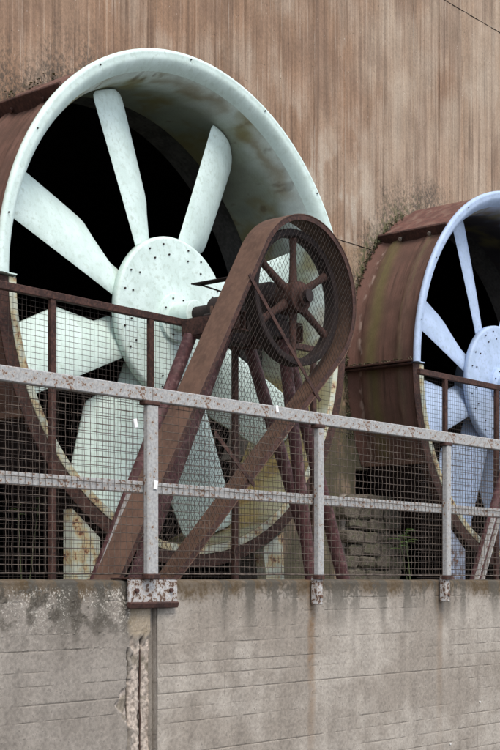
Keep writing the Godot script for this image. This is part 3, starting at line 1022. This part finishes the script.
func build_stand(f: int, label: String) -> void:
	var root := thing("bearing_stand", label, "machine stand", Vector3(FAN_X[f], DECK, -7.0), "steel trestles carrying the fan shafts")
	var base := root.position
	var L := func(x: float, y: float, z: float) -> Vector3: return P(FAN_X[f] + x, y, z) - base
	for z in [7.38, 7.0]:
		for e in [-1.0, 1.0]:
			var s := Shape.new()
			var spread := 0.78 if z < 7.2 and e > 0 else 0.92 if e > 0.0 else 0.99
			var foot: Vector3 = L.call(e * (0.36 + spread * 1.21), DECK - EYE, z)
			if z < 7.2 and e < 0.0:
				s.tube(L.call(e * 0.36, 1.9, z), foot, 0.055, 0.055, 16)
			else:
				s.tube(L.call(e * 0.36, 1.9, z), foot, 0.052, 0.058, 16)
			var leg := put(root, "leg", s.commit(M.worn_maroon_paint))
			if z > 7.2 and e < 0.0:
				# packing channel on the lower half of this leg
				s = Shape.new()
				var a := (L.call(e * 0.36, 1.9, z) as Vector3).lerp(foot, 0.55)
				for k in [-0.055, 0.055]:
					s.box(along(a + Vector3(k, 0, 0.05), foot + Vector3(k, 0, 0.05)), Vector3(a.distance_to(foot), 0.018, 0.05), 0.002)
				put(leg, "channel", s.commit(M.flaking_grey_paint))
			s = Shape.new()
			s.box(Transform3D(Basis(), foot + Vector3(0, 0.01, 0)), Vector3(0.22, 0.02, 0.2), 0.003)
			put(leg, "foot_plate", s.commit(M.rusty_steel))
	# inner strut
	var s := Shape.new()
	s.tube(L.call(0.20, 1.9, 6.9), L.call(0.64, DECK - EYE, 6.9), 0.05, 0.05, 16)
	put(root, "strut", s.commit(M.worn_maroon_paint))
	# table of channels
	for e in [-1.0, 1.0]:
		s = Shape.new()
		beam(s, L.call(e * 0.33, 1.965, 7.45), L.call(e * 0.33, 1.965, 6.84), 0.09, 0.15, Vector3.UP)
		s.box(Transform3D(Basis(), L.call(e * 0.385, 1.965, 7.145)), Vector3(0.008, 0.125, 0.60), 0.002)
		put(root, "side_beam", s.commit(M.rusty_steel))
	for z in [7.36, 6.92]:
		s = Shape.new()
		s.box(Transform3D(Basis(), L.call(0, 1.97, z)), Vector3(0.56, 0.14, 0.13), 0.006)
		put(root, "cross_beam", s.commit(M.dark_iron))
		# pillow block
		s = Shape.new()
		var big: bool = z < 7.0
		var r := 0.155 if big else 0.11
		s.tube(L.call(0, AXIS, z + 0.075), L.call(0, AXIS, z - 0.075), r, r, 24)
		s.box(Transform3D(Basis(), L.call(0, 2.075, z)), Vector3(0.42 if big else 0.32, 0.07, 0.14), 0.008)
		var pb := put(root, "bearing", s.commit(M.dark_iron))
		s = Shape.new()
		for e in [-1.0, 1.0]:
			s.tube(L.call(e * (0.17 if big else 0.13), 2.10, z), L.call(e * (0.17 if big else 0.13), 2.17, z), 0.014, 0.014, 6)
		put(pb, "bolts", s.commit(M.brown_guard_steel))


func build_pulley() -> void:
	var root := thing("pulley_wheel", "large rusty six-spoked pulley wheel inside the mesh belt guard", "pulley", P(FAN_X[0], AXIS - 0.52, 6.64))
	var c := Vector3(0, 0.52, 0)
	var s := Shape.new()
	s.lathe([Vector2(0.468, 0.052), Vector2(0.512, 0.056), Vector2(0.52, 0.048), Vector2(0.52, -0.048), Vector2(0.512, -0.056), Vector2(0.468, -0.052), Vector2(0.460, -0.04), Vector2(0.456, 0.0), Vector2(0.460, 0.04), Vector2(0.468, 0.052)], c, 0, 360, 72, false)
	put(root, "rim", s.commit(M.dark_iron))
	s = Shape.new()
	s.lathe([Vector2(0.03, 0.13), Vector2(0.07, 0.13), Vector2(0.075, 0.12), Vector2(0.075, 0.09), Vector2(0.115, 0.085), Vector2(0.12, 0.075), Vector2(0.12, -0.09), Vector2(0.06, -0.09)], c, 0, 360, 40, true)
	var hub := put(root, "hub", s.commit(M.rusty_steel))
	s = Shape.new()
	s.tube(c + Vector3(0, 0, 0.1), c + Vector3(0, 0, 0.165), 0.05, 0.048, 20)
	put(hub, "shaft_end", s.commit(M.dark_iron))
	for k in 6:
		s = Shape.new()
		var w := PI / 2 + TAU * k / 6.0
		var d := Vector3(cos(w), sin(w), 0)
		var side := Vector3(-d.y, d.x, 0)
		var p := PackedVector3Array()
		for q in [[0.10, 0.042, 0.034], [0.2, 0.034, 0.028], [0.36, 0.028, 0.024], [0.462, 0.038, 0.03]]:
			for j in 13:
				var t := TAU * j / 12.0
				p.append(c + d * q[0] + side * cos(t) * q[1] + Vector3(0, 0, sin(t) * q[2]))
		s.sheet(p, 13, 4, true)
		put(root, "spoke", s.commit(M.rusty_steel))


func guard_outline(grow: float, n: int) -> PackedVector2Array:
	# hull of the two pulley circles, in (x, y above EYE)
	var c1 := Vector2(FAN_X[0], AXIS)
	var c2 := Vector2(6.407, -0.195)
	var r1 := 0.61 + grow
	var r2 := 0.185 + grow
	var dir := (c2 - c1).angle()
	var open := acos((r1 - r2) / c1.distance_to(c2))
	var out := PackedVector2Array()
	for k in n + 1:      # round the big end, from the right tangent over the top to the left one
		var w := dir + open + (TAU - 2.0 * open) * k / n
		out.append(c1 + Vector2.from_angle(w) * r1)
	for k in n / 2 + 1:
		var w := dir - open + 2.0 * open * k / (n / 2.0)
		out.append(c2 + Vector2.from_angle(w) * r2)
	return out


func clip_line(poly: PackedVector2Array, a: Vector2, b: Vector2) -> Array:
	var got := Geometry2D.intersect_polyline_with_polygon(PackedVector2Array([a, b]), poly)
	return got


func build_guard() -> void:
	var root := thing("belt_guard", "long teardrop rusty belt guard with diamond mesh leaning across the first fan", "machine guard", P(7.2, DECK - EYE, 6.6))
	var o := root.position
	var out := guard_outline(0.0, 56)
	var inn := guard_outline(-0.006, 56)
	var lip := guard_outline(-0.045, 56)
	var back := guard_outline(-0.05, 56)
	var zf := 6.48
	var zb := 6.715
	var n := out.size()
	var s := Shape.new()
	var flange := Shape.new()
	for pair in [[out, false], [inn, true]]:
		var p := PackedVector3Array()
		for z in [zf, zf + 0.05, zb - 0.05, zb]:
			for k in n + 1:
				var q: Vector2 = pair[0][k % n]
				p.append(P(q.x, q.y, z) - o)
		s.sheet(p, n + 1, 4, pair[1])
	for k in n:
		var j := (k + 1) % n
		s.face([P(out[k].x, out[k].y, zf) - o, P(out[j].x, out[j].y, zf) - o, P(inn[j].x, inn[j].y, zf) - o, P(inn[k].x, inn[k].y, zf) - o], Vector3.BACK)
		s.face([P(out[k].x, out[k].y, zb) - o, P(out[j].x, out[j].y, zb) - o, P(inn[j].x, inn[j].y, zb) - o, P(inn[k].x, inn[k].y, zb) - o], Vector3.FORWARD)
	# wind outwards
	put(root, "band", s.commit(M.brown_guard_steel))
	for k in n:
		var j := (k + 1) % n
		flange.face([P(inn[k].x, inn[k].y, zf + 0.004) - o, P(inn[j].x, inn[j].y, zf + 0.004) - o, P(lip[j].x, lip[j].y, zf + 0.004) - o, P(lip[k].x, lip[k].y, zf + 0.004) - o], Vector3.BACK)
		flange.face([P(inn[k].x, inn[k].y, zf + 0.009) - o, P(inn[j].x, inn[j].y, zf + 0.009) - o, P(lip[j].x, lip[j].y, zf + 0.009) - o, P(lip[k].x, lip[k].y, zf + 0.009) - o], Vector3.FORWARD)
		flange.face([P(lip[k].x, lip[k].y, zf + 0.004) - o, P(lip[j].x, lip[j].y, zf + 0.004) - o, P(lip[j].x, lip[j].y, zf + 0.009) - o, P(lip[k].x, lip[k].y, zf + 0.009) - o], Vector3(lip[(k + n / 2) % n].x - lip[k].x, lip[(k + n / 2) % n].y - lip[k].y, 0))
	put(root, "front_flange", flange.commit(M.rusty_steel))
	# diamond mesh
	s = Shape.new()
	for e in [1.0, -1.0]:
		var u := Vector2(0.56, 0.83 * e).normalized()
		var v := Vector2(-u.y, u.x)
		for k in range(-80, 81):
			var m := Vector2(7.6, 1.2) + v * (k * 0.036)
			for seg in clip_line(lip, m - u * 4.0, m + u * 4.0):
				s.tube(P(seg[0].x, seg[0].y, zf + 0.013 + 0.002 * e) - o, P(seg[1].x, seg[1].y, zf + 0.013 + 0.002 * e) - o, 0.0017, 0.0017, 4, false)
	put(root, "wire_mesh", s.commit(M.screen_wire), Vector3.ZERO, "stuff")
	# straps across the mesh
	for q in [[Vector2(7.62, 2.20), Vector2(8.46, 1.37)], [Vector2(7.25, 1.03), Vector2(7.68, 0.68)]]:
		s = Shape.new()
		s.box(along(P(q[0].x, q[0].y, zf - 0.003) - o, P(q[1].x, q[1].y, zf - 0.003) - o), Vector3(q[0].distance_to(q[1]), 0.032, 0.006), 0.001)
		put(root, "strap", s.commit(M.rusty_steel))
	# bracket to the bearing table
	s = Shape.new()
	s.box(Transform3D(Basis(Vector3.BACK, deg_to_rad(2)), P(7.79, 2.245, 6.94) - o), Vector3(0.10, 0.010, 0.44), 0.002)
	s.box(along(P(7.80, 2.235, 7.10) - o, P(7.84, 2.12, 6.80) - o, Vector3.UP), Vector3(0.33, 0.03, 0.012), 0.002)
	s.box(Transform3D(Basis(), P(7.80, 2.25, 6.73) - o), Vector3(0.14, 0.05, 0.03), 0.002)
	put(root, "bracket", s.commit(M.dark_iron))


# ------------------------------------------------------------------ railings and screens
func build_screen(x0: float, L: float, ends: Array, label: String) -> void:
	var root := thing("mesh_screen", label, "screen", P(x0 + 2.2, DECK - EYE, 7.48), "low mesh screens in front of the fans")
	var o := root.position
	var top := 2.024
	var s := Shape.new()
	s.box(Transform3D(Basis(), P(x0 + L / 2.0, top, 7.48) - o), Vector3(L, 0.055, 0.045), 0.004)
	put(root, "top_rail", s.commit(M.rusty_steel))
	s = Shape.new()
	s.box(Transform3D(Basis(), P(x0 + L / 2.0, -0.26, 7.48) - o), Vector3(L, 0.05, 0.04), 0.004)
	put(root, "bottom_rail", s.commit(M.brown_guard_steel))
	s = Shape.new()
	for x in ends:
		s = Shape.new()
		s.box(Transform3D(Basis(), P(x0 + x, (top - 0.03 + DECK - EYE) / 2.0, 7.478) - o), Vector3(0.052, top - 0.028 - (DECK - EYE), 0.038), 0.004)
		put(root, "post", s.commit(M.rusty_steel))
	s = Shape.new()
	var cell := 0.0405
	rng.seed = 91
	for k in range(1, int(L / cell)):
		var x := x0 + k * cell
		s.wire([P(x, top, 7.502) - o, P(x + rng.randf_range(-0.002, 0.002), 1.2, 7.502) - o, P(x, -0.26, 7.502) - o], 0.0016)
	for k in range(1, int((top + 0.26) / cell)):
		var y := -0.26 + k * cell
		s.wire([P(x0, y, 7.506) - o, P(x0 + L * 0.5, y + rng.randf_range(-0.002, 0.002), 7.506) - o, P(x0 + L, y, 7.506) - o], 0.0016)
	put(root, "wire_mesh", s.commit(M.screen_wire), Vector3.ZERO, "stuff")


func build_railing() -> void:
	var root := thing("safety_railing", "pale grey rust-spotted steel railing with square mesh on the retaining wall", "railing", P(7.3, 0.0, 5.6))
	var o := root.position
	var z := 5.6
	var posts := [2.56, 4.13, 5.71, 7.291, 8.857, 10.43, 12.0]
	var s := Shape.new()
	for k in posts.size() - 1:
		s = Shape.new()
		s.box(Transform3D(Basis(), P((posts[k] + posts[k + 1]) / 2.0, 1.063, z) - o), Vector3(posts[k + 1] - posts[k] - 0.003, 0.080, 0.05), 0.005)
		put(root, "top_rail", s.commit(M.flaking_grey_paint))
		s = Shape.new()
		s.box(Transform3D(Basis(), P((posts[k] + posts[k + 1]) / 2.0, 0.532, z + 0.03) - o), Vector3(posts[k + 1] - posts[k] - 0.003, 0.066, 0.02), 0.004)
		put(root, "mid_rail", s.commit(M.flaking_grey_paint))
	for k in posts.size():
		var x: float = posts[k]
		var wide := k == 2
		s = Shape.new()
		var w := 0.088 if wide else 0.06
		s.box(Transform3D(Basis(), P(x, 0.525, z - 0.008) - o), Vector3(w, 0.99, 0.04 if wide else 0.045), 0.006)
		var post := put(root, "post", s.commit(M.post_paint))
		if not wide:
			# strap bolted to the outer face of the wall
			s = Shape.new()
			s.box(Transform3D(Basis(), P(x + 0.004, -0.068, z + 0.012) - o), Vector3(0.058, 0.19, 0.058), 0.006)
			put(post, "bracket", s.commit(M.rusted_white_paint))
			s = Shape.new()
			s.tube(P(x + 0.004, -0.11, z - 0.012) - o, P(x + 0.004, -0.11, z - 0.03) - o, 0.013, 0.013, 6)
			put(post, "bolt", s.commit(M.brown_guard_steel))
			s = Shape.new()
			s.box(Transform3D(Basis(), P(x, 0.018, z - 0.008) - o), Vector3(0.068, 0.03, 0.054), 0.004)
			put(post, "weld_collar", s.commit(M.rusty_steel))
		# rusty joint at the top
		s = Shape.new()
		s.box(Transform3D(Basis(), P(x - 0.01, 1.012, z - 0.008) - o), Vector3(w + 0.04, 0.026, 0.055), 0.006)
		put(post, "weld", s.commit(M.rusty_steel))
	# foot plate of the wide post
	s = Shape.new()
	s.box(Transform3D(Basis(), P(5.765, -0.06, 5.632) - o), Vector3(0.40, 0.145, 0.018), 0.004)
	var plate := put(root, "foot_plate", s.commit(M.rusted_white_paint))
	s = Shape.new()
	s.box(Transform3D(Basis(Vector3.RIGHT, 0.35), P(5.765, -0.142, 5.628) - o), Vector3(0.404, 0.035, 0.03), 0.004)
	s.box(Transform3D(Basis(), P(5.765, 0.008, 5.70) - o), Vector3(0.40, 0.012, 0.16), 0.003)
	put(plate, "folded_edge", s.commit(M.rusty_steel))
	s = Shape.new()
	s.box(Transform3D(Basis(), P(5.71, 0.02, 5.592) - o), Vector3(0.10, 0.03, 0.062), 0.005)
	put(plate, "weld_collar", s.commit(M.rusty_steel))
	for x in [5.62, 5.905]:
		s = Shape.new()
		s.tube(P(x, -0.06, 5.625) - o, P(x, -0.06, 5.608) - o, 0.014, 0.014, 6)
		put(plate, "bolt", s.commit(M.rusty_steel))
	# stickers
	for q in [[5.722, 0.545, 5.566, 0.030, 0.050, -0.15], [6.832, 1.085, 5.573, 0.026, 0.045, 0.2]]:
		s = Shape.new()
		s.box(Transform3D(Basis(Vector3.BACK, q[5]), P(q[0], q[1], q[2]) - o), Vector3(q[3], q[4], 0.003), 0.0005)
		put(root, "sticker", s.commit(M.white_sticker))
	s = Shape.new()
	s.box(Transform3D(Basis(Vector3.BACK, 0.25), P(5.585, 0.888, 5.592) - o), Vector3(0.028, 0.050, 0.008), 0.002)
	put(root, "cable_tag", s.commit(M.white_sticker))
	# woven mesh, one panel between each two posts
	rng.seed = 33
	var cell := 0.046
	for k in posts.size() - 1:
		s = Shape.new()
		var a: float = posts[k]
		var b: float = posts[k + 1]
		var x := a + 0.02
		while x < b:
			var pts := []
			var off := rng.randf_range(-0.002, 0.002)
			for j in 24:
				pts.append(P(x + off + rng.randf_range(-0.0012, 0.0012), 0.035 + j * cell, z + 0.0115 + (0.0022 if j % 2 else -0.0022)) - o)
			s.wire(pts, 0.0018)
			x += cell
		for j in 22:
			var pts := []
			var y := 0.035 + j * cell
			var nn := int((b - a) / cell / 2.0)
			for q in nn + 1:
				pts.append(P(lerpf(a, b, float(q) / nn), y + rng.randf_range(-0.0015, 0.0015), z + 0.0115) - o)
			s.wire(pts, 0.0020 if j else 0.005)
		put(root, "wire_mesh", s.commit(M.wire_steel), Vector3.ZERO, "stuff")


# ------------------------------------------------------------------ masonry and plants
func build_masonry(x0: float, label: String) -> void:
	var root := thing("rubble_pier", label, "masonry", P(x0 + 0.45, DECK - EYE, 8.45), "rubble piers under the fan casings")
	var o := root.position
	var s := Shape.new()
	s.box(Transform3D(Basis(), P(x0 + 0.42, 0.24, 8.60) - o), Vector3(0.80, 1.27, 0.30), 0.02)
	put(root, "mortar", s.commit(M.weathered_concrete))
	# a few shapes of worn stone, shared
	rng.seed = 55
	var kinds := []
	for k in 7:
		s = Shape.new()
		var w := rng.randf_range(0.16, 0.31)
		var n := noise(600 + k, 1.0, 3)
		s.box(Transform3D(), Vector3(w, 0.124, 0.2), 0.022)
		# knock the corners and faces out of true
		for j in s.v.size():
			var q := s.v[j] * 9.0
			s.v[j] += Vector3(n.get_noise_3dv(q), n.get_noise_3dv(q + Vector3(50, 0, 0)), n.get_noise_3dv(q + Vector3(0, 50, 0))) * Vector3(0.05, 0.03, 0.05)
		kinds.append([w, s.commit(M.rubble_stone)])
	var y := -0.33
	var row := 0
	while y < 0.93:
		var x := x0 + (0.05 if row % 2 else -0.04)
		var end := x0 + 0.92 - maxf(0.0, y - 0.35) * 0.55 + rng.randf_range(-0.08, 0.05)
		while x < end:
			var kd: Array = kinds[rng.randi() % 7]
			var st := put(root, "stone", kd[1], P(x + kd[0] / 2.0, y + rng.randf_range(-0.01, 0.01), 8.44 + rng.randf_range(-0.025, 0.03)) - o)
			st.rotation = Vector3(rng.randf_range(-0.1, 0.1), rng.randf_range(-0.15, 0.15), rng.randf_range(-0.07, 0.07))
			x += kd[0] + 0.014
		y += 0.128
		row += 1


func leaf(s: Shape, at: Vector3, dir: Vector3, up: Vector3, l: float, w: float) -> void:
	var side := dir.cross(up).normalized()
	var nrm := side.cross(dir).normalized()
	var p := PackedVector3Array()
	for q in [[0.0, 0.06], [0.25, 0.8], [0.5, 1.0], [0.78, 0.6], [1.0, 0.03]]:
		var m: Vector3 = at + dir * l * q[0] - up * l * 0.30 * q[0] * q[0]
		for e in [-1.0, 0.0, 1.0]:
			p.append(m + side * e * w * q[1] * 0.5 + nrm * absf(e) * w * 0.18 * q[1])
	s.sheet(p, 3, 5)


func build_plant(at: Vector3, n: int, h: float, l: float, s0: int, label: String) -> void:
	var root := thing("weed", label, "plant", at, "weeds growing behind the railing")
	rng.seed = s0
	for k in n:
		var w := rng.randf_range(0.0, TAU)
		var tip := Vector3(cos(w) * rng.randf_range(0.1, 0.24), rng.randf_range(0.86, 1.0) * h, sin(w) * 0.10)
		var s := Shape.new()
		s.tube(Vector3.ZERO, tip * 0.6 + Vector3(0, 0.02, 0), 0.004, 0.003, 6, false)
		s.tube(tip * 0.6 + Vector3(0, 0.02, 0), tip, 0.003, 0.002, 6, false)
		put(root, "stem", s.commit(M.stem_green))
		for j in 5:
			var f := 0.84 + 0.16 * j / 4.0
			s = Shape.new()
			var a := w + j * 2.4
			leaf(s, tip * f + Vector3(0, 0.02 * (1 - f), 0), Vector3(cos(a), 0.35, sin(a)).normalized(), Vector3.UP, l * rng.randf_range(0.8, 1.3), l * 0.42)
			put(root, "leaf", s.commit(M["leaf_%d" % (rng.randi() % 3)]))


func build_moss() -> void:
	# tufts along the line where the second casing meets the wall, and on its joint ledge
	for f in 2:
		var o := Vector3(FAN_X[f], EYE + AXIS, -WALL)
		var root := Node3D.new()
		root.name = "moss"
		add_child(root, true)
		root.position = o
		root.set_meta("label", ["thin dark moss on the wall above the first fan's casing", "green moss and small weeds along the edge of the second fan's casing"][f])
		root.set_meta("category", "moss")
		root.set_meta("kind", "stuff")
		rng.seed = 70 + f
		for m in 3:
			var s := Shape.new()
			for k in ([30, 170][f] as int):
				var ang := deg_to_rad(rng.randf_range(112.0, 158.0) if f == 0 else 118.0 + 82.0 * pow(rng.randf(), 0.8))
				var r := 2.03 + absf(rng.randfn(0.0, 0.035))
				var at := Vector3(cos(ang) * r, sin(ang) * r, rng.randf_range(0.0, 0.035))
				if f == 1 and rng.randf() < 0.22:
					at = Vector3(-2.0 - rng.randf_range(0.0, 0.09), 0.03, rng.randf_range(0.05, 0.85))
				var size := rng.randf_range(0.006, 0.017)
				for j in 4:
					var d := Vector3(rng.randf_range(-1, 1), rng.randf_range(-0.3, 1), rng.randf_range(0.0, 1)).normalized()
					leaf(s, at, d, Vector3.UP if absf(d.y) < 0.9 else Vector3.BACK, size * 1.6, size)
			put(root, "tuft", s.commit(M["moss_%d" % m]), Vector3.ZERO, "stuff")


# ------------------------------------------------------------------
func _ready() -> void:
	# camera: a shifted lens, so that upright lines stay upright
	var cam := Camera3D.new()
	cam.name = "camera"
	add_child(cam)
	cam.position = Vector3(0, EYE, 0)
	cam.rotation.y = deg_to_rad(-(90.0 - 40.3286))
	cam.set_frustum(0.1 * 750.0 / 1390.0, Vector2(0, 0.1 * 205.0 / 1390.0), 0.1, 900.0)
	cam.current = true

	var env := Environment.new()
	env.background_mode = Environment.BG_SKY
	var sky := Sky.new()
	var sm_ := ProceduralSkyMaterial.new()
	sm_.sky_top_color = Color(0.80, 0.84, 0.90)
	sm_.sky_horizon_color = Color(0.88, 0.90, 0.93)
	sm_.sky_curve = 0.2
	sm_.ground_horizon_color = Color(0.45, 0.44, 0.42)
	sm_.ground_bottom_color = Color(0.30, 0.29, 0.27)
	sm_.energy_multiplier = 1.0
	sky.sky_material = sm_
	env.sky = sky
	env.tonemap_mode = Environment.TONE_MAPPER_LINEAR
	env.tonemap_exposure = 2.35
	env.sdfgi_enabled = true
	env.ssao_enabled = true
	env.ssil_enabled = true
	var we := WorldEnvironment.new()
	we.name = "world_environment"
	we.environment = env
	add_child(we)

	var sun := DirectionalLight3D.new()
	sun.name = "sun"
	add_child(sun)
	sun.light_energy = 0.35
	sun.light_angular_distance = 25.0
	sun.light_color = Color(1.0, 0.97, 0.93)
	sun.shadow_enabled = true
	sun.look_at_from_position(Vector3.ZERO, Vector3(0.35, -1.25, -0.9))

	# setting
	rng.seed = 1
	for k in 16:
		# [height, half width, how clear it is]
		row_line.append([-0.115 - k * 0.092 + rng.randf_range(-0.012, 0.012), rng.randf_range(0.0035, 0.0065), rng.randf_range(-0.38, 0.25)])
	make_boards()
	make_materials()
	parapet_material()
	build_yard()
	build_wall()
	build_parapet()

	# machines
	build_fan(0, "large pale mint eight-bladed fan in rusty casing, behind the belt guard")
	build_fan(1, "pale lavender-blue fan in mossy rust casing, cut off by the right edge")
	build_stand(0, "maroon trestle carrying the pulley shaft in front of the mint fan")
	build_stand(1, "maroon trestle in front of the lavender-blue fan, barely in the picture")
	build_pulley()
	build_guard()
	build_screen(5.2, 4.80, [0.03, 1.43, 2.43, 3.42, 4.47], "brown framed mesh screen standing close to the mint fan")
	build_screen(11.34, 4.5, [0.47, 1.47, 2.46, 3.51, 4.47], "brown framed mesh screen standing close to the lavender-blue fan")
	build_railing()
	build_masonry(11.40, "rough stone pier under the lavender-blue fan's rusty casing")
	build_masonry(5.75, "dark rough stone pier under the mint fan, at the left edge")
	build_plant(P(11.62, DECK - EYE, 7.72), 3, 0.92, 0.12, 5, "small green weed below the lavender-blue fan's casing")
	build_plant(P(6.90, DECK - EYE, 8.10), 2, 1.05, 0.06, 6, "little weed behind the railing at the left edge")
	build_moss()
